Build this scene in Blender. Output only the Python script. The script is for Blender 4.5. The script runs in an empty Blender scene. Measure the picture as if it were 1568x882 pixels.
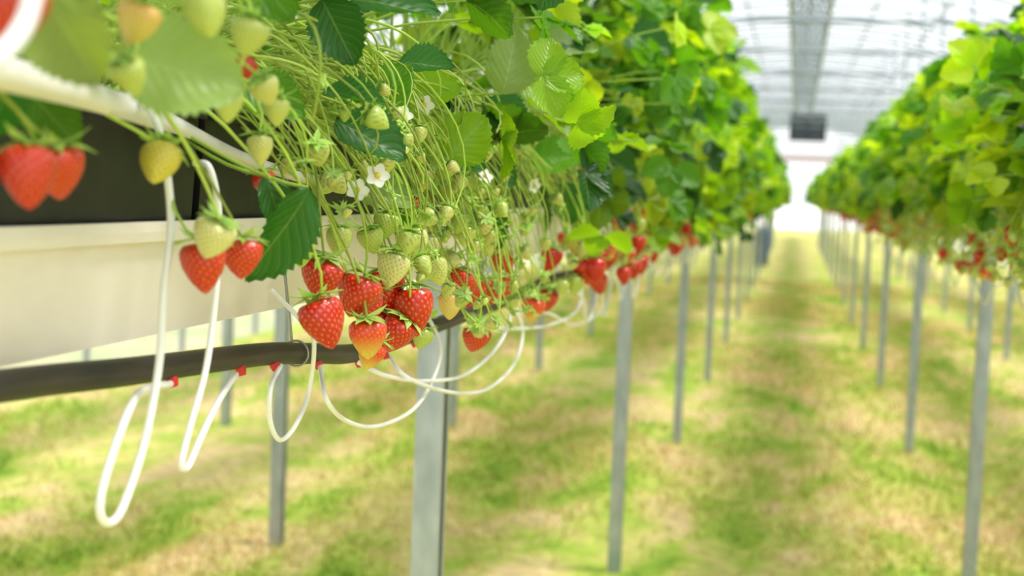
import bpy, math, random
import numpy as np
from mathutils import Matrix, Vector
rng = np.random.default_rng(7)
random.seed(7)
H = 1.45            # eye height of the photographer (m)
sc = bpy.context.scene

# ------------------------------------------------------------------ helpers
def link(o, parent=None):
    sc.collection.objects.link(o)
    if parent: o.parent = parent
    return o
def empty(name):
    e = bpy.data.objects.new(name, None); e.empty_display_size = .1
    return link(e)
def P(X, Y, Z):
    """point on the table row; Z measured from a line that falls gently along the row"""
    return np.array([X, Y, H + Z - .0092*(Y*.981 + .193*abs(X))])
def nrm(v):
    v = np.asarray(v, float)
    return v/np.maximum(np.linalg.norm(v, axis=-1, keepdims=True), 1e-9)

class MB:
    def __init__(s): s.v=[]; s.f=[]; s.c=[]; s.u=[]; s.m=[]; s.n=0
    def add(s, v, f, col=(1,1,1), uv=None, mat=0):
        v=np.asarray(v,float).reshape(-1,3); f=np.asarray(f,int)
        c=np.asarray(col,float)
        if c.ndim==1: c=np.tile(c[:3],(len(v),1))
        s.v.append(v); s.c.append(c)
        s.u.append(np.zeros((len(v),3)) if uv is None else uv)
        s.f.append((f+s.n, mat)); s.n+=len(v)
    def inst(s, tv, tf, pos, R, scl, col, tuv=None, mat=0):
        K=len(pos); n=len(tv)
        if K==0: return
        scl=np.asarray(scl,float)
        if scl.ndim==1: scl=np.repeat(scl[:,None],3,1)
        v=np.einsum('kij,knj->kni',R,tv[None]*scl[:,None,:])+pos[:,None,:]
        f=(tf[None]+(np.arange(K)*n)[:,None,None]).reshape(-1,tf.shape[1])
        col=np.asarray(col,float)
        if col.ndim==2: col=np.repeat(col[:,None,:],n,1)
        s.add(v.reshape(-1,3),f,col.reshape(-1,3),None if tuv is None else np.tile(tuv,(K,1)),mat)
    def build(s, name, mats, parent=None, smooth=True, loc=None, R=None):
        me=bpy.data.meshes.new(name)
        v=np.concatenate(s.v); me.vertices.add(len(v)); me.vertices.foreach_set('co',v.ravel())
        li=np.concatenate([f.ravel() for f,_ in s.f])
        tot=np.concatenate([np.full(len(f),f.shape[1]) for f,_ in s.f])
        mi=np.concatenate([np.full(len(f),m) for f,m in s.f])
        me.loops.add(len(li)); me.loops.foreach_set('vertex_index',li)
        me.polygons.add(len(tot))
        me.polygons.foreach_set('loop_start',np.concatenate([[0],np.cumsum(tot)[:-1]]))
        me.polygons.foreach_set('loop_total',tot)
        me.polygons.foreach_set('material_index',mi)
        me.polygons.foreach_set('use_smooth',np.full(len(tot),smooth))
        me.update(calc_edges=True)
        a=me.attributes.new('col','FLOAT_COLOR','POINT')
        c=np.concatenate(s.c); a.data.foreach_set('color',np.c_[c,np.ones(len(c))].ravel())
        a=me.attributes.new('luv','FLOAT_VECTOR','POINT'); a.data.foreach_set('vector',np.concatenate(s.u).ravel())
        for m in mats: me.materials.append(m)
        me.validate()
        o=bpy.data.objects.new(name,me)
        if loc is not None:
            M=Matrix.Identity(4)
            if R is not None:
                for i in range(3):
                    for j in range(3): M[i][j]=R[i][j]
            M.translation=Vector(loc); o.matrix_world=M
        return link(o,parent)

def sweep(mb, pts, r, ref=(0,1,0), sides=6, col=(1,1,1), mat=0, caps=True):
    pts=np.asarray(pts,float); n=len(pts)
    t=nrm(np.gradient(pts,axis=0)); ref=nrm(np.array(ref,float)+np.array([.013,.011,.017]))
    s=nrm(np.cross(t,ref)); b=nrm(np.cross(s,t))
    r=np.broadcast_to(np.asarray(r,float),(n,))
    a=np.arange(sides)*2*math.pi/sides
    v=pts[:,None]+(s[:,None]*np.cos(a)[None,:,None]+b[:,None]*np.sin(a)[None,:,None])*r[:,None,None]
    i=np.arange(n-1)[:,None]*sides; j=np.arange(sides)[None]; k=(j+1)%sides
    f=np.stack([i+j,i+k,i+sides+k,i+sides+j],-1).reshape(-1,4)
    mb.add(v.reshape(-1,3),f,col,mat=mat)
    if caps:
        for e in (0,n-1): mb.add(v[e],np.arange(sides)[None],col,mat=mat)
def catmull(p, k=10):
    p=np.asarray(p,float); q=np.vstack([2*p[0]-p[1],p,2*p[-1]-p[-2]]); out=[]
    for i in range(1,len(q)-2):
        for t in np.linspace(0,1,k,endpoint=False):
            out.append(.5*((2*q[i])+(-q[i-1]+q[i+1])*t+(2*q[i-1]-5*q[i]+4*q[i+1]-q[i+2])*t*t+(-q[i-1]+3*q[i]-3*q[i+1]+q[i+2])*t**3))
    out.append(p[-1]); return np.array(out)
def bez(a,b,c,d,n=12):
    t=np.linspace(0,1,n)[:,None]
    return (1-t)**3*a+3*(1-t)**2*t*b+3*(1-t)*t*t*c+t**3*d
def box(mb,c,d,col=(1,1,1),mat=0):
    c=np.array(c);d=np.array(d)/2
    v=np.array([[x,y,z] for x in(-1,1) for y in(-1,1) for z in(-1,1)])*d+c
    mb.add(v,[[0,1,3,2],[4,6,7,5],[0,4,5,1],[2,3,7,6],[0,2,6,4],[1,5,7,3]],col,mat=mat)
def extrude(mb,prof,y0,y1,col=(1,1,1),mat=0,x0=0,z0=0):
    p=np.array(prof,float);n=len(p)
    a=np.c_[p[:,0]+x0,np.full(n,y0),p[:,1]+z0]; b=a.copy(); b[:,1]=y1
    f=[[i,(i+1)%n,n+(i+1)%n,n+i] for i in range(n)]
    mb.add(np.vstack([a,b]),f,col,mat=mat)
    mb.add(a,np.arange(n)[None],col,mat=mat); mb.add(b,np.arange(n)[None],col,mat=mat)

# ------------------------------------------------------------------ materials
def mat(name):
    m=bpy.data.materials.new(name); m.use_nodes=True; nt=m.node_tree
    return m,nt,nt.nodes,nt.links,nt.nodes['Principled BSDF'],nt.nodes['Material Output']
def simple(name,col,rough=.5,metal=0,noise=None,scale=8,stretch=(1,1,1),coat=0,lo=.35,hi=.65):
    m,nt,N,L,b,o=mat(name)
    b.inputs['Base Color'].default_value=(*col,1); b.inputs['Roughness'].default_value=rough
    b.inputs['Metallic'].default_value=metal; b.inputs['Coat Weight'].default_value=coat
    if noise:
        g=N.new('ShaderNodeNewGeometry'); mp=N.new('ShaderNodeMapping'); mp.inputs['Scale'].default_value=stretch
        n=N.new('ShaderNodeTexNoise'); n.inputs['Scale'].default_value=scale; n.inputs['Detail'].default_value=8
        r=N.new('ShaderNodeValToRGB'); r.color_ramp.elements[0].position=lo; r.color_ramp.elements[1].position=hi
        r.color_ramp.elements[0].color=(*noise,1); r.color_ramp.elements[1].color=(*col,1)
        L.new(g.outputs['Position'],mp.inputs[0]); L.new(mp.outputs[0],n.inputs[0]); L.new(n.outputs[0],r.inputs[0]); L.new(r.outputs[0],b.inputs['Base Color'])
        bu=N.new('ShaderNodeBump'); bu.inputs['Strength'].default_value=.12; bu.inputs['Distance'].default_value=.002
        L.new(n.outputs[0],bu.inputs['Height']); L.new(bu.outputs[0],b.inputs['Normal'])
    return m
def math_(N,L,op,a,b=None):
    n=N.new('ShaderNodeMath'); n.operation=op
    for i,x in enumerate((a,b)):
        if x is None: continue
        if isinstance(x,(int,float)): n.inputs[i].default_value=x
        else: L.new(x,n.inputs[i])
    return n.outputs[0]
def leafmat():
    m,nt,N,L,b,o=mat('strawberry_leaf')
    a=N.new('ShaderNodeAttribute'); a.attribute_name='col'
    u=N.new('ShaderNodeAttribute'); u.attribute_name='luv'
    s=N.new('ShaderNodeSeparateXYZ'); L.new(u.outputs['Vector'],s.inputs[0])
    au=math_(N,L,'ABSOLUTE',s.outputs[0])
    k=math_(N,L,'SUBTRACT',math_(N,L,'MULTIPLY',s.outputs[1],8.),math_(N,L,'MULTIPLY',au,3.2))
    fr=math_(N,L,'ABSOLUTE',math_(N,L,'SUBTRACT',math_(N,L,'FRACT',k),.5))
    side=math_(N,L,'GREATER_THAN',fr,.46)
    mid=math_(N,L,'LESS_THAN',au,.03)
    v=math_(N,L,'MAXIMUM',math_(N,L,'MULTIPLY',side,.6),mid)
    v=math_(N,L,'MULTIPLY',v,.24)
    mx=N.new('ShaderNodeMix'); mx.data_type='RGBA'
    L.new(v,mx.inputs[0]); L.new(a.outputs['Color'],mx.inputs[6]); mx.inputs[7].default_value=(.42,.55,.2,1)
    L.new(mx.outputs[2],b.inputs['Base Color']); b.inputs['Roughness'].default_value=.38; b.inputs['Specular IOR Level'].default_value=.45
    bu=N.new('ShaderNodeBump'); bu.inputs['Strength'].default_value=.5; bu.inputs['Distance'].default_value=.002
    L.new(fr,bu.inputs['Height']); bu.invert=True; L.new(bu.outputs[0],b.inputs['Normal'])
    t=N.new('ShaderNodeBsdfTranslucent')
    gm=N.new('ShaderNodeMix'); gm.data_type='RGBA'; gm.blend_type='MULTIPLY'; gm.inputs[0].default_value=1
    L.new(mx.outputs[2],gm.inputs[6]); gm.inputs[7].default_value=(1.65,1.55,.4,1)
    L.new(gm.outputs[2],t.inputs[0])
    ms=N.new('ShaderNodeMixShader'); ms.inputs[0].default_value=.45
    L.new(b.outputs[0],ms.inputs[1]); L.new(t.outputs[0],ms.inputs[2]); L.new(ms.outputs[0],o.inputs[0])
    return m
def attrmat(name,rough=.35,coat=0,transl=0,sss=0):
    m,nt,N,L,b,o=mat(name)
    a=N.new('ShaderNodeAttribute'); a.attribute_name='col'; L.new(a.outputs['Color'],b.inputs['Base Color'])
    b.inputs['Roughness'].default_value=rough; b.inputs['Coat Weight'].default_value=coat; b.inputs['Coat Roughness'].default_value=.06
    if sss:
        b.inputs['Subsurface Weight'].default_value=sss; b.inputs['Subsurface Radius'].default_value=(1,.3,.15); b.inputs['Subsurface Scale'].default_value=.004
    if transl:
        t=N.new('ShaderNodeBsdfTranslucent'); L.new(a.outputs['Color'],t.inputs[0])
        ms=N.new('ShaderNodeMixShader'); ms.inputs[0].default_value=transl
        L.new(b.outputs[0],ms.inputs[1]); L.new(t.outputs[0],ms.inputs[2]); L.new(ms.outputs[0],o.inputs[0])
    return m
def groundmat(name,blade=False):
    m,nt,N,L,b,o=mat(name)
    g=N.new('ShaderNodeNewGeometry'); mp=N.new('ShaderNodeMapping'); mp.inputs['Scale'].default_value=(1.35,.6,0); mp.inputs['Location'].default_value=(3.1,1.7,0)
    L.new(g.outputs['Position'],mp.inputs[0])
    n=N.new('ShaderNodeTexNoise'); n.inputs['Scale'].default_value=1.7; n.inputs['Detail'].default_value=6; n.inputs['Roughness'].default_value=.65; n.inputs['Distortion'].default_value=.6
    L.new(mp.outputs[0],n.inputs[0])
    sp=N.new('ShaderNodeSeparateXYZ'); L.new(g.outputs['Position'],sp.inputs[0])
    ph=math_(N,L,'MULTIPLY',math_(N,L,'SUBTRACT',sp.outputs[0],-.12),2*math.pi/.66)
    st=math_(N,L,'MULTIPLY',math_(N,L,'COSINE',ph),-.018)
    val=math_(N,L,'ADD',n.outputs[0],st)
    r=N.new('ShaderNodeValToRGB'); e=r.color_ramp.elements
    e[0].position=.32; e[0].color=(.20,.36,.03,1); e[1].position=.62; e[1].color=(.72,.55,.29,1)
    x=e.new(.42); x.color=(.38,.49,.07,1)
    x=e.new(.51); x.color=(.56,.52,.16,1)
    L.new(val,r.inputs[0])
    n2=N.new('ShaderNodeTexNoise'); n2.inputs['Scale'].default_value=14; n2.inputs['Detail'].default_value=4
    L.new(g.outputs['Position'],n2.inputs[0])
    mr=N.new('ShaderNodeMapRange'); mr.inputs[1].default_value=.3; mr.inputs[2].default_value=.7; mr.inputs[3].default_value=.8; mr.inputs[4].default_value=1.2
    L.new(n2.outputs[0],mr.inputs[0])
    mx=N.new('ShaderNodeMix'); mx.data_type='RGBA'; mx.blend_type='MULTIPLY'; mx.inputs[0].default_value=1
    L.new(r.outputs[0],mx.inputs[6]); L.new(mr.outputs[0],mx.inputs[7]); L.new(mx.outputs[2],b.inputs['Base Color'])
    b.inputs['Roughness'].default_value=.8; b.inputs['Specular IOR Level'].default_value=.2
    if blade:
        t=N.new('ShaderNodeBsdfTranslucent'); L.new(mx.outputs[2],t.inputs[0]); ms=N.new('ShaderNodeMixShader'); ms.inputs[0].default_value=.45
        L.new(b.outputs[0],ms.inputs[1]); L.new(t.outputs[0],ms.inputs[2]); L.new(ms.outputs[0],o.inputs[0])
    return m
def filmmat(name,transp,col=(.95,.97,1)):
    m,nt,N,L,b,o=mat(name); N.remove(b)
    t=N.new('ShaderNodeBsdfTransparent'); t.inputs[0].default_value=(.97,.98,1,1)
    l=N.new('ShaderNodeBsdfTranslucent'); l.inputs[0].default_value=(*col,1)
    d=N.new('ShaderNodeBsdfDiffuse'); d.inputs[0].default_value=(*col,1)
    a=N.new('ShaderNodeMixShader'); a.inputs[0].default_value=.3; L.new(l.outputs[0],a.inputs[1]); L.new(d.outputs[0],a.inputs[2])
    c=N.new('ShaderNodeMixShader'); c.inputs[0].default_value=transp; L.new(a.outputs[0],c.inputs[1]); L.new(t.outputs[0],c.inputs[2]); L.new(c.outputs[0],o.inputs[0])
    return m
M_leaf=leafmat(); M_stem=attrmat('green_stem',.4,transl=.25); M_sepal=attrmat('green_sepal',.55,transl=.3)
M_berry=attrmat('strawberry_flesh',.32,coat=.25,sss=.02); M_petal=attrmat('white_petal',.6,transl=.3)
M_tube=simple('white_drip_tube_plastic',(.86,.87,.88),.35,coat=.2)
M_pipe=simple('black_pe_pipe',(.012,.011,.010),.5,noise=(.04,.03,.022),scale=30,stretch=(1,.3,1))
M_red=simple('red_plastic_fitting',(.60,.015,.015),.35)
M_gut=simple('white_coated_gutter',(.90,.84,.80),.45,noise=(.80,.73,.67),scale=9,stretch=(1,.7,2),lo=.30,hi=.58)
M_black=simple('black_plastic_trough',(.012,.011,.013),.4,noise=(.022,.02,.02),scale=40)
M_sub=simple('coir_substrate',(.10,.055,.03),.9,noise=(.04,.022,.012),scale=60)
M_galv=simple('galvanised_steel',(.46,.51,.58),.38,.6,noise=(.33,.38,.44),scale=25,stretch=(1,1,.4))
M_alu=simple('grey_tube_steel',(.33,.38,.46),.5,.2)
M_dark=simple('dark_fan_housing',(.05,.055,.09),.5); M_pane=simple('grey_louvre',(.30,.33,.40),.5)
M_blue=simple('blue_canister_plastic',(.01,.06,.20),.4); M_lint=simple('rusty_beam_paint',(.40,.18,.16),.6)
M_tape=simple('white_support_tape',(.86,.82,.82),.4); M_wire=simple('steel_wire',(.35,.36,.38),.4,.7)
M_glare=simple('glare_white_ground',(.93,.92,.92),.8,noise=(.86,.85,.85),scale=2)  # near-white colour standing in for the overexposed outdoors
M_ground=groundmat('grass_and_straw_ground'); M_blade=groundmat('grass_blades',True)
M_film=filmmat('clear_greenhouse_film',.78); M_wallfilm=filmmat('milky_wall_film',.45)

YEND=70.
# ------------------------------------------------------------------ ground, grass
mb=MB(); mb.add([[-60,-4,0],[60,-4,0],[60,YEND+.5,0],[-60,YEND+.5,0]],[[0,1,2,3]]); mb.build('grass_ground',[M_ground],smooth=False)
mb=MB(); mb.add([[-80,YEND+.5,0],[80,YEND+.5,0],[80,300,0],[-80,300,0]],[[0,1,2,3]]); mb.build('added_bright_ground',[M_glare],smooth=False)  # pale ground sheet added past the end wall so the opening looks bright
K=150000
gy=3.5+22*rng.random(K)**1.6; gx=-4.6+9.2*rng.random(K)
keep=np.sin(gx*2.1+1.3*np.sin(gy*.7))+np.sin(gy*1.1+gx)+rng.normal(0,.9,K)>-0.2
gx=gx[keep];gy=gy[keep];K=len(gx)
an=rng.random(K)*6.283; hh=rng.uniform(.02,.065,K); w=rng.uniform(.003,.006,K)*(1+gy*.05)
ln=rng.normal(0,.04,(K,2))
b0=np.c_[gx-np.cos(an)*w,gy-np.sin(an)*w,np.zeros(K)-.002]; b1=np.c_[gx+np.cos(an)*w,gy+np.sin(an)*w,np.zeros(K)-.002]
b2=np.c_[gx+ln[:,0],gy+ln[:,1],hh]
mb=MB(); mb.add(np.stack([b0,b1,b2],1).reshape(-1,3),np.arange(K*3).reshape(-1,3)); mb.build('grass_blades',[M_blade],smooth=False)

# ------------------------------------------------------------------ greenhouse shell
XC,HW=.1,4.95
def arch(x): return 2.6+2.25*math.sqrt(max(0,1-((x-XC)/HW)**2))
xs=[XC-HW*math.cos(t) for t in np.linspace(0,math.pi,33)]
Y0,Y1=-3,YEND
mb=MB(); v=[];f=[]
for i,x in enumerate(xs): v+= [[x,Y0,arch(x)],[x,Y1,arch(x)]]
for i in range(len(xs)-1): f.append([2*i,2*i+1,2*i+3,2*i+2])
mb.add(v,f); mb.build('ceiling',[M_film])
for nm,x in (('wall_left',XC-HW),('wall_right',XC+HW)):
    mb=MB(); mb.add([[x,Y0,0],[x,Y1,0],[x,Y1,2.6],[x,Y0,2.6]],[[0,1,2,3]]); mb.build(nm,[M_wallfilm],smooth=False)
mb=MB()
es=sorted(list(xs)+[-2.0,2.2])
LZ=3.42
for a,b in zip(es[:-1],es[1:]):
    zb=LZ if (-2.0<=a and b<=2.2) else 0
    mb.add([[a,Y1,zb],[b,Y1,zb],[b,Y1,arch(b)],[a,Y1,arch(a)]],[[0,1,2,3]])
mb.build('wall_back',[M_wallfilm],smooth=False)
mb=MB(); box(mb,(.1,Y1-.06,LZ-.04),(4.4,.1,.22)); box(mb,(-2.05,Y1-.06,LZ/2),(.12,.1,LZ)); box(mb,(2.25,Y1-.06,LZ/2),(.12,.1,LZ))
mb.build('trim_1',[M_lint],smooth=False)
mb=MB()
for i,y in enumerate(np.arange(-2,Y1,.8)):
    r=.030 if i%2==0 else .014
    sweep(mb,[[x,y,arch(x)-.03] for x in xs],r,ref=(0,1,0),sides=6)
    if i%2==0:
        for x in (XC-HW,XC+HW): sweep(mb,[[x,y,0],[x,y,1.3],[x,y,2.6]],.028,ref=(0,1,0),sides=8)
for y in np.arange(2.8,Y1,3.2):
    sweep(mb,[[XC-HW+.25,y,3.35],[0,y,3.35],[XC+HW-.25,y,3.35]],.024,sides=8)
    for x in (-3.2,-1.6,1.7,3.3): sweep(mb,[[x,y,3.35],[x,y,(3.35+arch(x))/2],[x,y,arch(x)-.03]],.014,ref=(0,1,0))
for x in (-4.2,-3.1,-2.05,-1.0,1.15,2.2,3.3,4.3):
    sweep(mb,[[x,Y0,arch(x)-.05],[x,20,arch(x)-.05],[x,Y1,arch(x)-.05]],.018,ref=(1,0,0))
mb.build('greenhouse_roof_frame',[M_alu])
mb=MB()
for x,z in ((-.17,3.62),(.27,3.62),(.05,3.98)):
    sweep(mb,[[x,-2,z],[x,18,z],[x,37.8,z]],.026,ref=(1,0,0),sides=8)
for i,y in enumerate(np.arange(-2,37.4,.9)):
    for x in (-.17,.27):
        sweep(mb,[[x,y,3.62],[(x+.05)/2,y+.22,3.8],[.05,y+.45,3.98]],.015); sweep(mb,[[.05,y+.45,3.98],[(x+.05)/2,y+.68,3.8],[x,y+.9,3.62]],.015)
    sweep(mb,[[-.17,y,3.62],[.05,y+.45,3.62],[.27,y+.9,3.62]],.013)
mb.build('lattice_roof_truss',[M_alu])
e=empty('ventilation_fan_unit')
mb=MB()
for dx in (-.43,0,.43): box(mb,(.2+dx,38.2,3.32),(.08,.5,.62))
for dz in (-.3,.3): box(mb,(.2,38.2,3.32+dz),(.94,.5,.09))
mb.build('housing',[M_dark],e,False)
mb=MB(); box(mb,(.2,38.3,3.32),(.9,.05,.6))
for k in range(6): box(mb,(.2,38.22,3.09+k*.09),(.86,.06,.02))
mb.build('louvres',[M_pane],e,False)
mb=MB()
for dx in (-.35,.35): sweep(mb,[[.2+dx,38.2,3.6],[.2+dx,38.2,4.0],[.2+dx,38.2,4.75]],.015)
mb.build('hangers',[M_galv],e)
# tall canister standing at the foot of the left row
mb=MB(); pr=[(0,0),(.13,0),(.14,.03),(.14,.25),(.15,.27),(.14,.29),(.14,.55),(.15,.57),(.14,.59),(.14,.74),(.10,.79),(.05,.80),(.05,.85),(0,.85)]
a=np.arange(20)*2*math.pi/20
v=np.array([[-.66+r*math.cos(t),31+r*math.sin(t),z] for r,z in pr for t in a])
f=[[i*20+j,i*20+(j+1)%20,(i+1)*20+(j+1)%20,(i+1)*20+j] for i in range(len(pr)-1) for j in range(20)]
mb.add(v,f); mb.build('blue_water_canister',[M_blue])

# ------------------------------------------------------------------ table rows: posts, gutters, troughs
ROWS=[-.61,.72,-1.95,-3.2,2.05,3.35]
YS,YE=.2,56.
zb=H-.137
gprof=[(.08,-.137),(.086,-.056),(.094,-.056),(.095,-.048),(.094,-.040),(.082,-.040),(.076,-.130),(-.076,-.130),(-.082,-.04),(-.094,-.04),(-.095,-.048),(-.094,-.056),(-.086,-.056),(-.08,-.137)]
tprof=[(.070,-.128),(.080,.050),(.089,.050),(.089,.062),(.076,.062),(.074,.05),(-.074,.05),(-.076,.062),(-.089,.062),(-.089,.050),(-.080,.050),(-.070,-.128)]
for ri,xc in enumerate(ROWS):
    e=empty('growing_table')
    mb=MB(); extrude(mb,gprof,YS,YE,x0=xc,z0=H); mb.build('gutter_channel',[M_gut],e,False)
    mb=MB()
    for y in np.arange(YS+.02,YE-.9,1.0): extrude(mb,tprof,y,y+.985,x0=xc,z0=H)
    mb.build('substrate_trough',[M_black],e,False)
    mb=MB()
    n=int((YE-YS)/.08); yy=np.linspace(YS,YE,n); g=np.array([[xc+u*.073,y,H+.053+.012*(1-u*u)+rng.normal(0,.003)] for y in yy for u in (-1,-.5,0,.5,1)])
    f=[[i*5+j,i*5+j+1,(i+1)*5+j+1,(i+1)*5+j] for i in range(n-1) for j in range(4)]
    mb.add(g,f); mb.build('coir_substrate',[M_sub],e)
    y0={0:2.42,1:2.65,2:2.35,3:1.9,4:2.5,5:2.2}[ri]
    for y in np.arange(y0,44 if ri<2 else 30,2.93):
        mb=MB(); w=.025;d=.024;t=.003
        c=[(-w,-d),(w,-d),(w,d),(.010,d),(.010,d-t),(w-t,d-t),(w-t,-d+t),(-w+t,-d+t),(-w+t,d-t),(-.010,d-t),(-.010,d),(-w,d)]
        p=np.array([(xc+q[1]*(1 if xc<0 else -1),y+q[0]) for q in c]); n=len(p)
        v=np.vstack([np.c_[p,np.zeros(n)],np.c_[p,np.full(n,zb-.004)]])
        mb.add(v,[[i,(i+1)%n,n+(i+1)%n,n+i] for i in range(n)]); mb.add(v[n:],np.arange(n)[None])
        extrude(mb,[(-.10,-.150),(.10,-.150),(.10,-.10),(.096,-.10),(.096,-.1385),(-.096,-.1385),(-.096,-.10),(-.10,-.10)],y-.02,y+.02,x0=xc,z0=H)
        mb.build('support_post',[M_galv],None,False)

# ------------------------------------------------------------------ irrigation pipe (sagging) + drip tubes
pp=[P(-.50,.15,-.10),P(-.50,.5,-.118),P(-.50,.85,-.134),P(-.50,1.02,-.144),P(-.50,1.295,-.158),P(-.50,1.45,-.172),P(-.50,1.63,-.187),P(-.50,2.0,-.183),P(-.50,2.46,-.178)]
for y in np.arange(3.0,38.5,.73): pp.append(np.array([-.50,y,H-.19-.012*math.sin(y*2.1)]))
pp=catmull(pp,8)
e=empty('irrigation_pipe')
mb=MB(); sweep(mb,pp,.0113,ref=(1,0,0),sides=16); mb.build('black_pipe',[M_pipe],e)
def pipe_at(y):
    i=np.argmin(abs(pp[:,1]-y)); return pp[i]
mb=MB()
for y in (1.075,1.215,1.33,1.45,1.585,1.715,1.83):
    c=pipe_at(y); sweep(mb,[c+[.004,0,-.008],c+[.006,0,-.012],c+[.0075,0,-.0165]],[.005,.005,.0035],ref=(0,1,0),sides=10)
mb.build('red_barb_fittings',[M_red],e)
mb=MB()
for y in (1.39,3.9,6.4,8.9,11.4):
    c=pipe_at(y)
    ring=[c+np.array([math.sin(t)*.0135,0,-math.cos(t)*.0135]) for t in np.linspace(0,2*math.pi,20)]
    sweep(mb,ring,.0012,ref=(0,1,0),sides=5)
    sweep(mb,[c+[-.005,0,.013],[-.5135,y,H-.09],[-.5135,y,H-.03],[-.513,y,H+.06]],.0017,ref=(0,1,0),sides=6)
mb.build('hanger_wires',[M_wire],e)
T=[
 [(-.47,.945,.064),(-.445,.940,.045),(-.44,.956,-.020),(-.44,.947,-.076),(-.44,.942,-.127),(-.44,.922,-.179),(-.44,.892,-.218),(-.44,.874,-.2265),(-.44,.860,-.220),(-.44,.859,-.204),(-.44,.876,-.177),(-.445,.909,-.1535),(-.47,.98,-.152),(-.492,1.075,-.160)],
 [(-.475,1.075,.020),(-.455,1.058,.016),(-.45,1.067,-.021),(-.45,1.066,-.073),(-.45,1.05,-.139),(-.45,1.02,-.186),(-.45,1.007,-.209),(-.45,1.013,-.2155),(-.45,1.022,-.213),(-.45,1.045,-.194),(-.46,1.10,-.175),(-.492,1.215,-.168)],
 [(-.515,1.36,-.10),(-.48,1.345,-.125),(-.46,1.334,-.144),(-.47,1.354,-.1985),(-.47,1.315,-.229),(-.47,1.274,-.236),(-.47,1.246,-.2125),(-.47,1.246,-.182),(-.492,1.33,-.172)],
 [(-.492,1.45,-.185),(-.46,1.381,-.2115),(-.46,1.454,-.244),(-.46,1.567,-.2656),(-.46,1.72,-.268),(-.46,1.817,-.242),(-.46,1.854,-.1987),(-.49,1.87,-.15),(-.52,1.88,-.10)],
 [(-.492,1.585,-.195),(-.46,1.60,-.211),(-.46,1.78,-.238),(-.45,1.963,-.25),(-.45,2.17,-.234),(-.45,2.28,-.196),(-.46,2.30,-.154),(-.50,2.31,-.09)],
 [(-.492,1.715,-.2),(-.46,1.69,-.223),(-.45,1.886,-.2656),(-.45,2.12,-.29),(-.45,2.33,-.2745),(-.45,2.40,-.2275),(-.46,2.385,-.186),(-.50,2.38,-.10)],
 [(-.492,2.2,-.2),(-.45,2.35,-.215),(-.45,2.7,-.235),(-.44,2.95,-.225),(-.44,3.0,-.18),(-.46,2.95,-.12),(-.50,2.9,-.06)],
 [(-.492,2.5,-.2),(-.45,2.65,-.21),(-.45,3.0,-.26),(-.44,3.35,-.25),(-.44,3.5,-.19),(-.46,3.45,-.12),(-.50,3.4,-.06)],
 [(-.315,.560,.16),(-.303,.535,.10),(-.30,.521,.075),(-.30,.513,.06),(-.30,.495,.047),(-.30,.465,.040),(-.31,.40,.038)],
]
RT=[.0029,.0027,.0024,.0026,.0027,.0027,.003,.003,.0040]
for i,t in enumerate(T):
    mb=MB(); sweep(mb,catmull([P(*q) for q in t],10),RT[i],ref=(1,0,0),sides=12); mb.build('drip_tube',[M_tube])
mb=MB()
for xr,sg,ys in ((-.61,1,np.arange(2.9,16,.3)),(.72,-1,np.arange(3.2,14,.8))):
    for y in ys:
        d=rng.uniform(.25,.5); dp=rng.uniform(.03,.085); x=xr+sg*.18
        q=[(xr+sg*.11,y,H-.2),(x,y+.02,H-.215),(x,y+d*.4,H-.21-dp),(x,y+d*.8,H-.20-dp*.6),(x,y+d,H-.15),(xr+sg*.15,y+d+.02,H-.05),(xr+sg*.10,y+d,H+.07)]
        sweep(mb,catmull(q,7),.0034,ref=(1,0,0),sides=7)
mb.build('drip_tubes_far',[M_tube])
# support strip that keeps the trusses off the trough edge
c=catmull([P(-.37,.45,.056),P(-.405,.66,.056),P(-.44,.84,.055),P(-.475,1.0,.052),P(-.495,1.10,.048),P(-.50,1.25,.028),P(-.497,1.45,.012),P(-.495,1.7,.008)],10)
wd=np.interp(c[:,1],[.4,.8,1.02,1.12,1.16,1.8],[.046,.038,.028,.016,.007,.006])
hh=np.interp(c[:,1],[.4,1.0,1.12,1.8],[.010,.009,.006,.005])
mb=MB(); n=len(c)
prof=np.array([[0,-1],[.1,0],[0,1],[-.35,.9],[-1,.5],[-1,.3],[-.35,.5],[-.08,.2],[-.08,-.9]])
v=np.array([c[i]+[q[0]*wd[i],q[0]*wd[i]*.1,q[1]*hh[i]] for i in range(n) for q in prof]); m_=len(prof)
mb.add(v,[[i*m_+j,i*m_+(j+1)%m_,(i+1)*m_+(j+1)%m_,(i+1)*m_+j] for i in range(n-1) for j in range(m_)])
mb.add(v[-m_:],np.arange(m_)[None]); mb.build('truss_support_strip',[M_tape])

# ------------------------------------------------------------------ plant templates
def leaf_template(cols,rows,teeth=.1,seed=0):
    us=np.linspace(-1,1,cols); vs=np.linspace(0,1,rows)
    v=[];uv=[]
    for i,t in enumerate(vs):
        w=.46*(math.sin(math.pi*min(max(t,.004),.996)**.82))**.62
        for u in us:
            ww=w; dv=0
            if abs(u)>.99 and teeth: ww=w*(1-teeth*(i%2)); dv=.02*(1-(i%2))
            x=u*ww; y=t+dv
            z=.55*abs(x)**1.4 -.16*t*t + .016*math.sin(t*8*math.pi-abs(u)*6)*abs(u)+ .03*math.sin(5*t+u*3+seed)
            v.append((x,y,z)); uv.append((u,t,0))
    f=[[i*cols+j,i*cols+j+1,(i+1)*cols+j+1,(i+1)*cols+j] for i in range(rows-1) for j in range(cols-1)]
    return np.array(v),np.array(f),np.array(uv)
LH=leaf_template(9,27,.13,1); LM=[leaf_template(5,15,.14,s) for s in range(3)]; LL=leaf_template(3,6,0,2)
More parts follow.
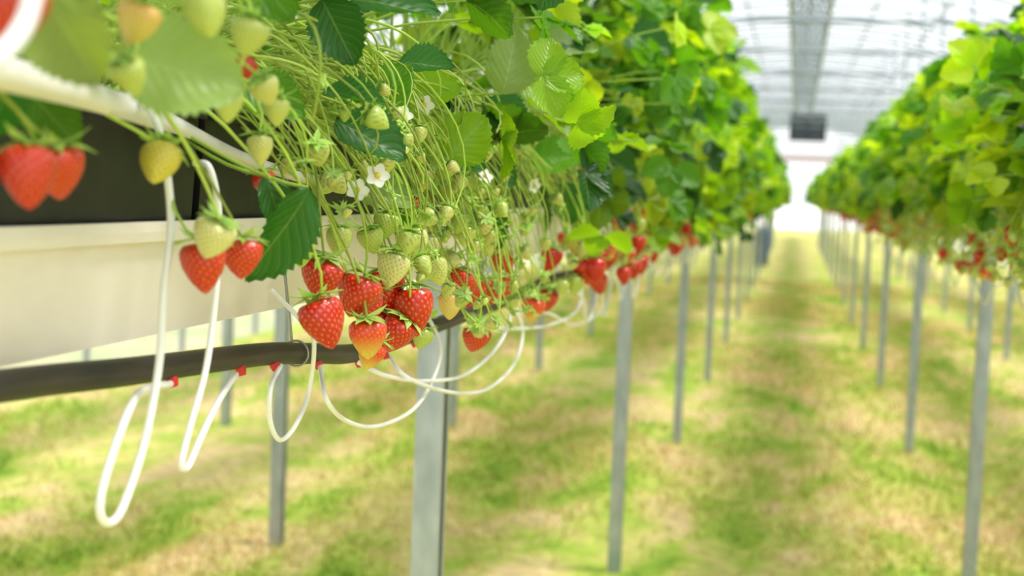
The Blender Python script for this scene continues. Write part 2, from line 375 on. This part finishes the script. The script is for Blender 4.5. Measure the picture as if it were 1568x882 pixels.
def frame(axis,normal):
    a=nrm(axis); n=np.asarray(normal,float); n=n-(n*a).sum(-1,keepdims=True)*a; n=nrm(n); s=np.cross(a,n)
    return np.stack([s,a,n],-1)
DARK=np.array([.028,.13,.016]); MID=np.array([.105,.30,.013]); BRI=np.array([.27,.50,.011]); YEL=np.array([.46,.63,.02]); PALE=np.array([.29,.43,.15])
def leafcols(n,w=(.14,.3,.38,.18)):
    base=np.array([DARK,MID,BRI,YEL])[rng.choice(4,n,p=w)]
    return base*rng.uniform(.8,1.2,(n,1))
def berry_t(nu,nv,seed,seeds=True,n_seeds=150,sr=.036):
    """unit strawberry, max radius 1, top at z=0; returns v,f,seedmask,s,length"""
    r=np.random.default_rng(seed); Lb=2.15+.2*r.random()
    S=[0,.02,.08,.18,.30,.46,.62,.77,.89,.96,1]; RR=[0,.45,.80,.97,1.,.93,.77,.56,.34,.17,0]
    s=np.linspace(0,1,nv); s=.5-.5*np.cos(s*math.pi)
    dense=np.linspace(0,1,400); rd=np.interp(dense,S,RR); k=np.hanning(31);k/=k.sum(); rd2=np.convolve(np.pad(rd,15,mode='reflect',reflect_type='odd'),k,'valid'); rd2=np.clip(rd2,0,None); rd2[0]=0;rd2[-1]=0
    rad=np.interp(s,dense,rd2); rad[0]=0;rad[-1]=0
    a=np.arange(nu)*2*math.pi/nu; ph=r.random(3)*6.28
    A,Sg=np.meshgrid(a,s); Rg=np.repeat(rad[:,None],nu,1)*(1+.07*np.cos(A*2+ph[0])+.04*np.cos(A*3+ph[1])*Sg)
    dip=.10*np.exp(-(Sg/.06)**2)
    v=np.stack([Rg*np.cos(A),Rg*np.sin(A),-Lb*Sg-dip],-1).reshape(-1,3)
    f=np.array([[i*nu+j,(i+1)*nu+j,(i+1)*nu+(j+1)%nu,i*nu+(j+1)%nu] for i in range(nv-1) for j in range(nu)])
    mask=np.zeros(len(v))
    if seeds:
        n=n_seeds; zz=(np.arange(n)+.5)/n; aa=np.arange(n)*2.39996
        wcum=np.cumsum(rd2[20:390]); wcum=wcum/wcum[-1]; ss=np.interp(zz,wcum,dense[20:390])
        rs=np.interp(ss,dense,rd2)*(1+.07*np.cos(aa*2+ph[0])+.04*np.cos(aa*3+ph[1])*ss)
        sp=np.c_[rs*np.cos(aa),rs*np.sin(aa),-Lb*ss]
        d=np.sqrt(((v[:,None]-sp[None])**2*np.array([1,1,.5])).sum(-1)).min(1)
        mask=np.clip(1.5-d/sr,0,1)*.9
        dim=np.exp(-(d/.10)**2)*.055-mask*.012
        nn=v.copy(); nn[:,2]=0; nn=nrm(nn); nn[:,2]=-.3*(s.repeat(nu)>.7)
        v=v-nn*dim[:,None]*(np.linalg.norm(v[:,:2],axis=1)>.05)[:,None]
    return v,f,mask,Sg.ravel(),Lb
BT=[berry_t(96,68,s) for s in (1,2,3)]; BTL=berry_t(12,9,5,False); BTM=[berry_t(26,18,8+s,True,60,.07) for s in range(2)]
def calyx_t(n=11,seed=0,res=6,up=.0):
    r=np.random.default_rng(seed); V=[];F=[];k=0
    for i in range(n):
        a=i*2*math.pi/n+r.normal(0,.12); L=r.uniform(.75,1.25)*(1 if i%2 else .85); w=r.uniform(.17,.24); lift=r.uniform(-.05,.55)+up
        ca,sa=math.cos(a),math.sin(a)
        for q in range(res):
            t=q/(res-1); d=.08+L*t; z=.06+lift*t*t*.9-.35*(1-lift)*t*t*(1 if lift<.3 else .2)
            ww=w*math.sin(math.pi*(t*.82+.16))**.9*(1-t**4)
            for u in (-1,0,1):
                V.append((ca*d-sa*u*ww,sa*d+ca*u*ww,z+.05*abs(u)))
        for q in range(res-1):
            for u in (0,1):
                b=k+q*3+u; F.append([b,b+1,b+4,b+3])
        k+=res*3
    return np.array(V),np.array(F)
CT=[calyx_t(11,s,6) for s in range(3)]; CTL=calyx_t(6,4,3)
def berry_cols(mask,s,kind,r):
    n=len(mask); s=s[:,None]; m=mask[:,None]
    if kind=='ripe':
        t0=r.uniform(0,.07); base=np.array([.50+t0,.002+t0*.2,.003])*np.ones((n,1)); base=base+(np.array([.80,.09,.03])-base)*np.clip(1-s/.10,0,1)*.6; seed=np.array([.80,.32,.05])
    elif kind=='turn':
        t=np.clip((s-.35)/.5,0,1); base=np.array([.72,.04,.015])*(1-t)+np.array([.70,.50,.08])*t; seed=np.array([.55,.38,.06])
    elif kind=='blush':
        t=np.clip(.5-s,0,1); base=np.array([.66,.50,.12])*(1-t)+np.array([.75,.20,.08])*t; seed=np.array([.42,.22,.05])
    elif kind=='pale':
        base=np.array([.67,.66,.28])*np.ones((n,1)); seed=np.array([.32,.20,.05])
    else:
        g=r.random(); base=(np.array([.64,.63,.20])*(1-g)+np.array([.42,.56,.09])*g)*np.ones((n,1)); base=base*(1-.15*(1-s)); seed=np.array([.24,.17,.03])
    return base*(1-m)+seed*m
def randR(tilt=.3,r=rng):
    a=r.random()*6.28; b=r.normal(0,tilt*.6); c=r.normal(0,tilt*.6)
    return np.array((Matrix.Rotation(b,3,'X')@Matrix.Rotation(c,3,'Y')@Matrix.Rotation(a,3,'Z')))
GST=np.array([.46,.66,.10])
CAL=np.array([.35,.53,.11])

plants=[empty('strawberry_plants') for _ in ROWS]
stemsL=MB()
def peduncle(mb,end,row=-.61,sg=1,start=None,r0=.0014):
    if start is None: start=np.array([row+sg*rng.uniform(.0,.06),end[1]-rng.uniform(-.08,.20),H+rng.uniform(.06,.12)])
    out=abs(end[0]-start[0])
    b=start+np.array([sg*out*rng.uniform(.3,.9),rng.normal(0,.04),rng.uniform(.01,.11)])
    c=end+np.array([-sg*rng.uniform(-.045,.05),rng.normal(-.01,.06),rng.uniform(.01,.10)])
    g=GST*rng.uniform(.6,1.2)+np.array([.06,0,0])*rng.random()
    sweep(mb,bez(start,b,c,end,14),np.linspace(r0*1.25,r0*.8,14),col=g,caps=False)

HB=[ # X,Y,Z(datum),radius,kind
 (-.40,1.187,-.114,.0205,'ripe'),(-.42,1.235,-.078,.0190,'ripe'),(-.40,1.28,-.095,.0210,'ripe'),(-.38,1.414,-.118,.0225,'ripe'),
 (-.41,1.413,-.098,.0205,'ripe'),(-.395,1.40,-.142,.0190,'ripe'),(-.385,1.27,-.134,.0175,'turn'),(-.41,1.345,-.112,.0190,'ripe'),
 (-.40,.938,-.035,.0145,'pale'),(-.415,.959,-.0565,.0170,'ripe'),(-.41,1.018,-.052,.0155,'ripe'),(-.43,.913,.0153,.0150,'blush2'),
 (-.42,.727,.002,.0165,'ripe'),(-.435,.786,.006,.0165,'ripe'),(-.39,1.361,-.073,.0170,'pale'),(-.40,1.472,-.052,.0175,'pale'),
 (-.40,1.368,-.030,.0130,'green'),(-.41,1.353,-.045,.0135,'green'),(-.42,1.588,.022,.0130,'green'),(-.41,1.75,.0163,.0170,'green'),
 (-.43,1.561,-.009,.0115,'ripe'),(-.41,1.747,-.109,.0185,'ripe'),(-.40,1.80,-.182,.0190,'ripe'),(-.42,2.06,-.095,.0190,'ripe'),
 (-.43,2.12,-.131,.0195,'ripe'),(-.41,2.263,-.174,.0200,'turn'),(-.42,2.46,-.172,.0210,'ripe'),(-.40,1.525,-.157,.0115,'green'),
 (-.40,1.024,.031,.0110,'green'),(-.36,.727,.059,.0105,'green'),(-.37,.886,.056,.0120,'green'),(-.40,1.932,.0696,.0170,'green'),
 (-.38,2.576,.0525,.0155,'ripe'),(-.40,3.10,-.12,.0225,'ripe'),(-.41,3.05,-.172,.0230,'ripe'),(-.42,2.98,-.125,.0220,'ripe'),(-.42,2.78,-.09,.0180,'ripe'),
 (-.34,.779,.100,.0140,'green'),(-.35,.87,.098,.0125,'green'),(-.37,.955,.070,.0105,'green'),(-.375,.99,.058,.0105,'green'),
 (-.40,.99,.088,.0085,'ripe'),(-.36,.733,.089,.0120,'blush'),(-.33,.553,.070,.0165,'ripe'),(-.43,1.74,-.085,.0150,'green'),
 (-.40,1.72,-.045,.0130,'green'),(-.395,1.66,-.03,.0120,'green'),(-.44,1.14,.005,.011,'ripe'),
 (-.43,2.02,-.135,.0185,'ripe'),(-.42,1.42,-.135,.0185,'ripe'),(-.41,1.50,-.125,.0185,'ripe'),(-.42,1.85,-.125,.0180,'ripe'),
 (-.41,1.15,-.05,.0130,'green'),(-.42,1.62,-.06,.0155,'pale'),(-.40,1.58,-.085,.0150,'green'),(-.42,1.28,-.045,.0135,'green'),
 (-.40,1.85,-.06,.0150,'green'),(-.41,1.95,-.02,.0150,'green'),(-.40,1.33,-.156,.0150,'turn'),(-.40,1.65,-.13,.0150,'blush'),
]
for i,(X,Y,Z,r,k) in enumerate(HB):
    c=P(X,Y,Z); R=randR(.38); v,f,mask,s,Lb=BT[i%3]
    sc3=np.array([r,r,r*rng.uniform(.92,1.04)]); kk='green' if k=='blush2' else k
    mb=MB(); col=berry_cols(mask,s,kk,rng)
    if k=='blush2': col=col*np.array([1.2,.92,.5])
    mb.add(v*sc3,f,col,mat=0)
    cv,cf=CT[i%3]; cs=r*rng.uniform(1.1,1.3) if r>.012 else r*1.35
    mb.add(cv*cs+[0,0,-.02*r],cf,CAL*rng.uniform(.95,1.3),mat=1)
    top=c+R@np.array([0,0,Lb*.5*sc3[2]])
    mb.build('strawberry',[M_berry,M_sepal],None,True,loc=top,R=R)
    peduncle(stemsL,top+R@np.array([0,0,-.04*r]),r0=.0015)

# flowers
flow=MB()
def flower(mb,c,r,n):
    Fm=frame(np.cross(n,[0.3,.2,1.]),n)
    for i in range(5):
        a=i*1.2566; V=[];
        for q in range(6):
            t=q/5; w=.42*math.sin(math.pi*(t*.75+.17))
            for u in (-1,0,1): V.append(((.15+.85*t)*math.cos(a)-u*w*math.sin(a),(.15+.85*t)*math.sin(a)+u*w*math.cos(a),.12*t+.08*abs(u)))
        V=np.array(V)*r; F=[[q*3+u,q*3+u+1,q*3+u+4,q*3+u+3] for q in range(5) for u in (0,1)]
        mb.add(V@Fm.T+c,F,(.9,.9,.88))
    V=[]
    for q in range(5):
        for j in range(10): V.append((.27*math.cos(j*.628)*math.cos(q*.39),.27*math.sin(j*.628)*math.cos(q*.39),.08+.16*math.sin(q*.39)))
    V=np.array(V)*r
    mb.add(V@Fm.T+c,[[q*10+j,q*10+(j+1)%10,(q+1)*10+(j+1)%10,(q+1)*10+j] for q in range(4) for j in range(10)],(.75,.6,.08))
for X,Y,Z in ((-.385,1.75,.029),(-.375,1.25,.018),(-.40,1.27,.004),(-.385,1.36,.079),(-.375,2.04,.024),(-.35,2.62,.126),(-.40,1.50,.10)):
    c=P(X,Y,Z); flower(flow,c,.0115,nrm([.35+rng.normal(0,.4),-.9,.3+rng.normal(0,.4)])); peduncle(stemsL,c+[-.003,.003,-.001],r0=.001)

# young fruit / buds on curly stems, near section of the left row
budL=MB()
def buds(mbB,mbS,row,sg,n,y0,y1,hi=True,zlo=None,xo=0.):
    for _ in range(n):
        y=y0+(y1-y0)*rng.random(); lo=-.13 if zlo is None else np.interp(y,zlo[0],zlo[1])
        zz=lo+(.10-lo)*rng.random()**.95
        X=row+sg*(xo+rng.uniform(.16,.24)+(.02 if zz<0 else 0)); e_=np.array([X,y,H+zz-.0092*y])
        peduncle(mbS,e_,row,sg,r0=.00115)
        R=randR(.9)[None]; r=rng.uniform(.004,.0105)
        v,f,mask,s,Lb=BTM[rng.integers(2)] if hi else BTL
        if rng.random()<.6: mbB.inst(v,f,(e_-[0,0,.0])[None],R,np.array([r]),berry_cols(mask,s,'green',rng)[None],mat=0)
        cv,cf=CT[rng.integers(3)] if hi else CTL
        mbB.inst(cv,cf,e_[None],R,np.array([max(r*1.4,.009)]),(CAL*rng.uniform(.85,1.45))[None],mat=1)
ZL=([.7,.95,1.05,1.15,1.35,1.55,1.8,2.5],[.07,.05,.0,-.04,-.06,-.11,-.18,-.14])
buds(budL,stemsL,-.61,1,80,.72,2.5,True,ZL)
buds(budL,stemsL,-.61,1,145,1.2,2.1,True,ZL)
for _ in range(80):
    y=rng.uniform(1.0,2.6); st=np.array([-.61+rng.uniform(.0,.08),y,H+rng.uniform(.06,.16)])
    lo=np.interp(y,*ZL)+.03
    en=np.array([rng.uniform(-.46,-.36),y+rng.uniform(-.05,.28),H-.0092*y+rng.uniform(lo,.12)])
    peduncle(stemsL,en,start=st,r0=.0015)

# leaves
def canopy(row,sg,a,b,zc,y0,y1,dens,templ,size,mbL,mbS=None,thin=None,lo=-18,w=(.14,.3,.38,.18)):
    n=int((y1-y0)*dens); y=rng.uniform(y0,y1,n); ph=np.radians(rng.uniform(lo,180-lo,n)); rho=np.sqrt(rng.uniform(.25,1.05,n))
    lump=1+.10*np.sin(y*5.1+sg)+.07*np.sin(y*2.3+row)+rng.normal(0,.06,n)
    out=np.c_[sg*np.cos(ph),np.zeros(n),np.sin(ph)]
    pos=np.c_[row+sg*a*lump*rho*np.cos(ph),y,H+zc+b*lump*rho*np.sin(ph)]
    if thin is not None:
        kp=thin(pos,ph); pos=pos[kp];out=out[kp];y=y[kp]; rho=rho[kp]; n=len(y)
    nn=nrm(out*np.array([.6,0,.6])+np.array([0,-.12,.55])+rng.normal(0,.5,(n,3)))
    ax=nrm(out*.7+np.array([0,0,-.15])+rng.normal(0,.55,(n,3)))
    R=frame(ax,nn); sz=rng.uniform(.65,1.15,n)*size; col=leafcols(n,w)
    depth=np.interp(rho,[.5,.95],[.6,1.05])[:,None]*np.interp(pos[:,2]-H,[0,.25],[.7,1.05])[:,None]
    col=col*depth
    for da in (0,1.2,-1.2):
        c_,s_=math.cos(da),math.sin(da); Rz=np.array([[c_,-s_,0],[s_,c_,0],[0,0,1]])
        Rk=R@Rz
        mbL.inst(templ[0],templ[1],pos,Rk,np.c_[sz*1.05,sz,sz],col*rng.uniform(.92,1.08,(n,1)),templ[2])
    if mbS is not None:
        for i in range(n):
            s0=np.array([row+rng.normal(0,.03),y[i]+rng.normal(-.03,.08),H+.05]); e_=pos[i]
            m=np.array([s0[0]*.6+e_[0]*.4,(s0[1]+e_[1])/2,e_[2]*.75+s0[2]*.25+.03])
            sweep(mbS,bez(s0,s0+[0,0,.08],m,e_,9),np.linspace(.0024,.0015,9),col=GST*rng.uniform(.75,1.15),sides=5,caps=False)
def thinL(pos,ph):
    y=pos[:,1]; zrel=pos[:,2]-H
    front=pos[:,0]>-.54
    low=zrel<np.interp(y,[.6,1.2,1.8,2.4,3.0],[.13,.13,.10,.03,-.1])
    pr=np.where(front&low,np.interp(y,[1.3,1.5,2],[0,.15,.35]),np.where(front&(y<1.2)&(zrel<.25),.25,np.where(front&(y<2.0),.85,1.0)))
    pr=np.where((y<1.35)&(zrel<.09),0,pr)
    pr=np.where((y<2.3)&(zrel<.02),0,pr)
    return (rng.random(len(y))<pr)
lv=MB()
for s in range(3):
    canopy(-.61,1,.36,.72,.06,.3,3.8,105,LM[s],.058,lv,stemsL if s<1 else None,thinL,w=(.24,.34,.29,.13))
HL=[ # X,Y,Z,len,axis,normal,colour,wid
 (-.36,.796,.069,.070,(.98,.19,-.15),(.25,-.95,.35),PALE*1.0,1.1),
 (-.36,.66,.0725,.050,(.5,0,-.85),(.3,-.8,-.3),np.array([.20,.28,.06]),1.1),
 (-.36,1.235,.172,.080,(1,.2,.05),(.1,-.6,.8),DARK*1.2,.95),
 (-.40,1.2,.142,.062,(.5,0,-.85),(.2,-.9,.2),DARK,.95),
 (-.385,1.26,.053,.072,(1,.2,-.35),(.1,-.7,.7),DARK*1.1,.95),
 (-.41,1.10,-.037,.092,(-.45,-.1,-.9),(.75,-.65,-.1),DARK*1.2,.62),
 (-.425,1.13,-.015,.06,(.35,.05,-.9),(.6,-.8,.1),DARK,.6),
 (-.39,1.22,.0886,.055,(1,.2,.0),(0,-.5,.85),DARK*1.6,.9),
 (-.36,1.764,.175,.085,(.25,0,1),(.5,-.85,.1),PALE*.75,.95),
 (-.35,2.13,.238,.092,(1,.2,.1),(0,-.7,.6),PALE*.9,.9),
 (-.36,2.05,.1585,.082,(1,.1,-.3),(.1,-.8,.5),BRI*.9,1.05),
 (-.375,1.60,.07,.066,(.6,.1,.7),(.3,-.9,.1),BRI*.75,1.15),
 (-.36,2.43,.12,.080,(.3,0,1),(.4,-.8,.2),PALE,1),
 (-.40,1.86,-.0345,.068,(.5,.1,-.8),(.4,-.9,.2),DARK*1.2,.85),
 (-.36,2.88,.087,.09,(.9,.1,-.4),(.3,-.8,.4),DARK,1),
 (-.39,2.46,.0,.075,(.3,.1,-.9),(.3,-.9,.2),DARK*1.2,1),
 (-.33,3.08,.353,.11,(1,.1,-.2),(.2,-.8,.5),DARK*1.2,1),
 (-.38,2.25,.073,.08,(1,.1,.2),(.3,-.8,.5),MID,1),
 (-.47,.78,.046,.045,(-.5,0,-.8),(.3,-.9,.2),DARK*1.8,1),(-.48,.86,.042,.045,(.6,.1,-.6),(.3,-.9,.2),MID*.8,1),
 (-.41,1.4,.0,.055,(1,.1,-.1),(.3,-.7,.6),PALE*.8,.95),
 (-.33,.70,.125,.055,(.8,.1,.4),(.3,-.9,.1),MID,1),(-.39,1.0,.15,.06,(.6,0,-.6),(.2,-.9,.3),MID*.8,1),
 (-.42,1.60,.12,.07,(.8,0,.3),(.2,-.8,.5),BRI*.9,1),(-.41,1.95,.04,.06,(.9,0,-.4),(.2,-.8,.5),DARK*1.3,1),
 (-.43,1.55,-.03,.05,(.7,0,-.6),(.3,-.9,.2),MID*.7,.9),(-.41,1.73,.05,.06,(.9,0,-.2),(.3,-.8,.5),DARK*1.2,1),
 (-.42,1.1,.075,.055,(.9,0,-.3),(.1,-.8,.6),MID*.8,1),(-.42,1.43,.11,.065,(.5,0,.6),(.2,-.9,.2),MID,1),
 (-.36,1.02,.195,.065,(.9,.1,.2),(.2,-.8,.5),DARK*1.5,1),(-.36,.9,.15,.055,(.4,.1,.7),(.4,-.8,.3),BRI*.8,1),
 (-.40,1.50,.145,.06,(1,.1,.1),(.1,-.7,.7),DARK*1.4,.9),(-.42,1.34,.10,.05,(.8,.1,.4),(.1,-.7,.7),MID*.8,.9),
 (-.40,1.95,.12,.07,(.8,.1,-.4),(.2,-.8,.5),DARK*1.5,1),
]
for X,Y,Z,L_,ax,no,co,wi in HL:
    R=frame(np.array(ax,float),np.array(no,float)); c=P(X,Y,Z)-R[:,1]*L_*.5
    lv.inst(LH[0],LH[1],c[None],R[None],np.array([[L_*wi,L_,L_]]),np.array(co)[None],LH[2])
    s0=np.array([-.56,c[1]+.01,H+.05]); dz=max(c[2]-s0[2],.03)
    sweep(stemsL,bez(s0,s0+[.01,0,dz*.7],c+[-.07,.01,-dz*.15+.01],c,12),.0015,col=GST*.9,caps=False)
lv.build('leaves',[M_leaf],plants[0]); 
lv=MB()
canopy(-.61,1,.36,.74,.06,3.6,9,290,LM[0],.072,lv,None,lo=-16,w=(.19,.30,.36,.15))
canopy(-.61,1,.35,.74,.06,9,24,170,LL,.088,lv,None,lo=-16,w=(.18,.28,.38,.16))
canopy(-.61,1,.35,.74,.06,24,56,70,LL,.12,lv,None,lo=-16,w=(.14,.26,.40,.20))
lv.build('leaves_along_row',[M_leaf],plants[0])
lv=MB(); fs=MB()
canopy(.72,-1,.33,.50,.06,1.8,8,290,LM[1],.068,lv,fs,lo=-10,w=(.11,.25,.40,.24))
canopy(.72,-1,.33,.50,.06,8,24,170,LL,.085,lv,None,lo=-15,w=(.12,.26,.38,.24))
canopy(.72,-1,.33,.50,.06,24,56,70,LL,.12,lv,None,lo=-16,w=(.12,.24,.40,.24))
lv.build('leaves',[M_leaf],plants[1])
for ri in (2,3,4,5):
    lv=MB(); sg=1 if ROWS[ri]<0 else -1
    canopy(ROWS[ri],sg,.33,.46,.06,.5,38.3,60,LL,.11,lv,None,lo=-14,w=(.14,.3,.38,.18)); lv.build('leaves',[M_leaf],plants[ri])
# fruits further down the rows
def fruits(mb,ms,row,sg,y0,y1,dens,ripe,drop=.17,rs=1.,xo=0.):
    n=int((y1-y0)*dens); y=y0+(y1-y0)*rng.random(n)
    y=y+.12*np.sin(y*9)            # clumping
    for i in range(n):
        zz=rng.uniform(-drop,-.02); rp=rng.random()<ripe*(1.25 if zz<-.08 else .6); kind='ripe' if rp else ('turn' if rng.random()<.35 else 'green')
        p=np.array([row+sg*(xo+rng.uniform(.20,.28)),y[i],H+zz]); v,f,mask,s,Lb=BTL; r=(rng.uniform(.015,.022) if rp else rng.uniform(.010,.017))*rs
        if y[i]>8: r*=1.2
        R=randR(.4)[None]
        mb.inst(v,f,p[None],R,np.array([r]),berry_cols(mask,s,kind,rng)[None],mat=0)
        mb.inst(CTL[0],CTL[1],p[None],R,np.array([r*1.2]),CAL[None],mat=1)
        if y[i]<9: peduncle(ms,p,row,sg,r0=.0016)
fb=MB(); fruits(fb,stemsL,-.61,1,2.5,9,36,.55,.16); fruits(fb,stemsL,-.61,1,9,45,14,.6,.16)
buds(fb,stemsL,-.61,1,200,2.4,6,False)
fb.build('fruits_along_row',[M_berry,M_sepal],plants[0])
fb=MB(); fruits(fb,fs,.72,-1,2.2,9,24,.45,.15,.85,.03); fruits(fb,fs,.72,-1,9,45,10,.5,.15,.9); buds(fb,fs,.72,-1,600,2.0,7,False,xo=.07)
fb.build('fruits_along_row',[M_berry,M_sepal],plants[1]); fs.build('stems',[M_stem],plants[1])
for ri in (2,3,4,5):
    fb=MB(); ms=MB(); fruits(fb,ms,ROWS[ri],1 if ROWS[ri]<0 else -1,2,30,6,.5); fb.build('fruits',[M_berry,M_sepal],plants[ri]); ms.build('stems',[M_stem],plants[ri])
stemsL.build('stems',[M_stem],plants[0]); flow.build('blossoms',[M_petal],plants[0]); budL.build('young_fruits',[M_berry,M_sepal],plants[0])

# ------------------------------------------------------------------ light
w=bpy.data.worlds.new('bright_overcast_sky'); sc.world=w; w.use_nodes=True
bg=w.node_tree.nodes['Background']; bg.inputs[0].default_value=(.96,.98,1,1); bg.inputs[1].default_value=1.3
sd=bpy.data.lights.new('sun','SUN'); sd.energy=4.3; sd.angle=math.radians(16); sd.color=(1,.95,.86)
so=link(bpy.data.objects.new('sun',sd)); so.rotation_euler=Vector((-.50,-.05,-1)).to_track_quat('-Z','Y').to_euler()

# ------------------------------------------------------------------ camera
cd=bpy.data.cameras.new('camera'); cam=link(bpy.data.objects.new('camera',cd))
cd.lens=50; cd.sensor_width=36; cd.clip_start=.02; cd.clip_end=600
M=Matrix.Rotation(math.radians(11.13),4,'Z')@Matrix.Rotation(math.radians(90-4.03),4,'X')@Matrix.Rotation(math.radians(2.3),4,'Z')
M.translation=Vector((0,0,H)); cam.matrix_world=M
cd.dof.use_dof=True; cd.dof.focus_distance=1.45; cd.dof.aperture_fstop=5.2
sc.camera=cam
sc.view_settings.view_transform='Standard'; sc.view_settings.exposure=.15
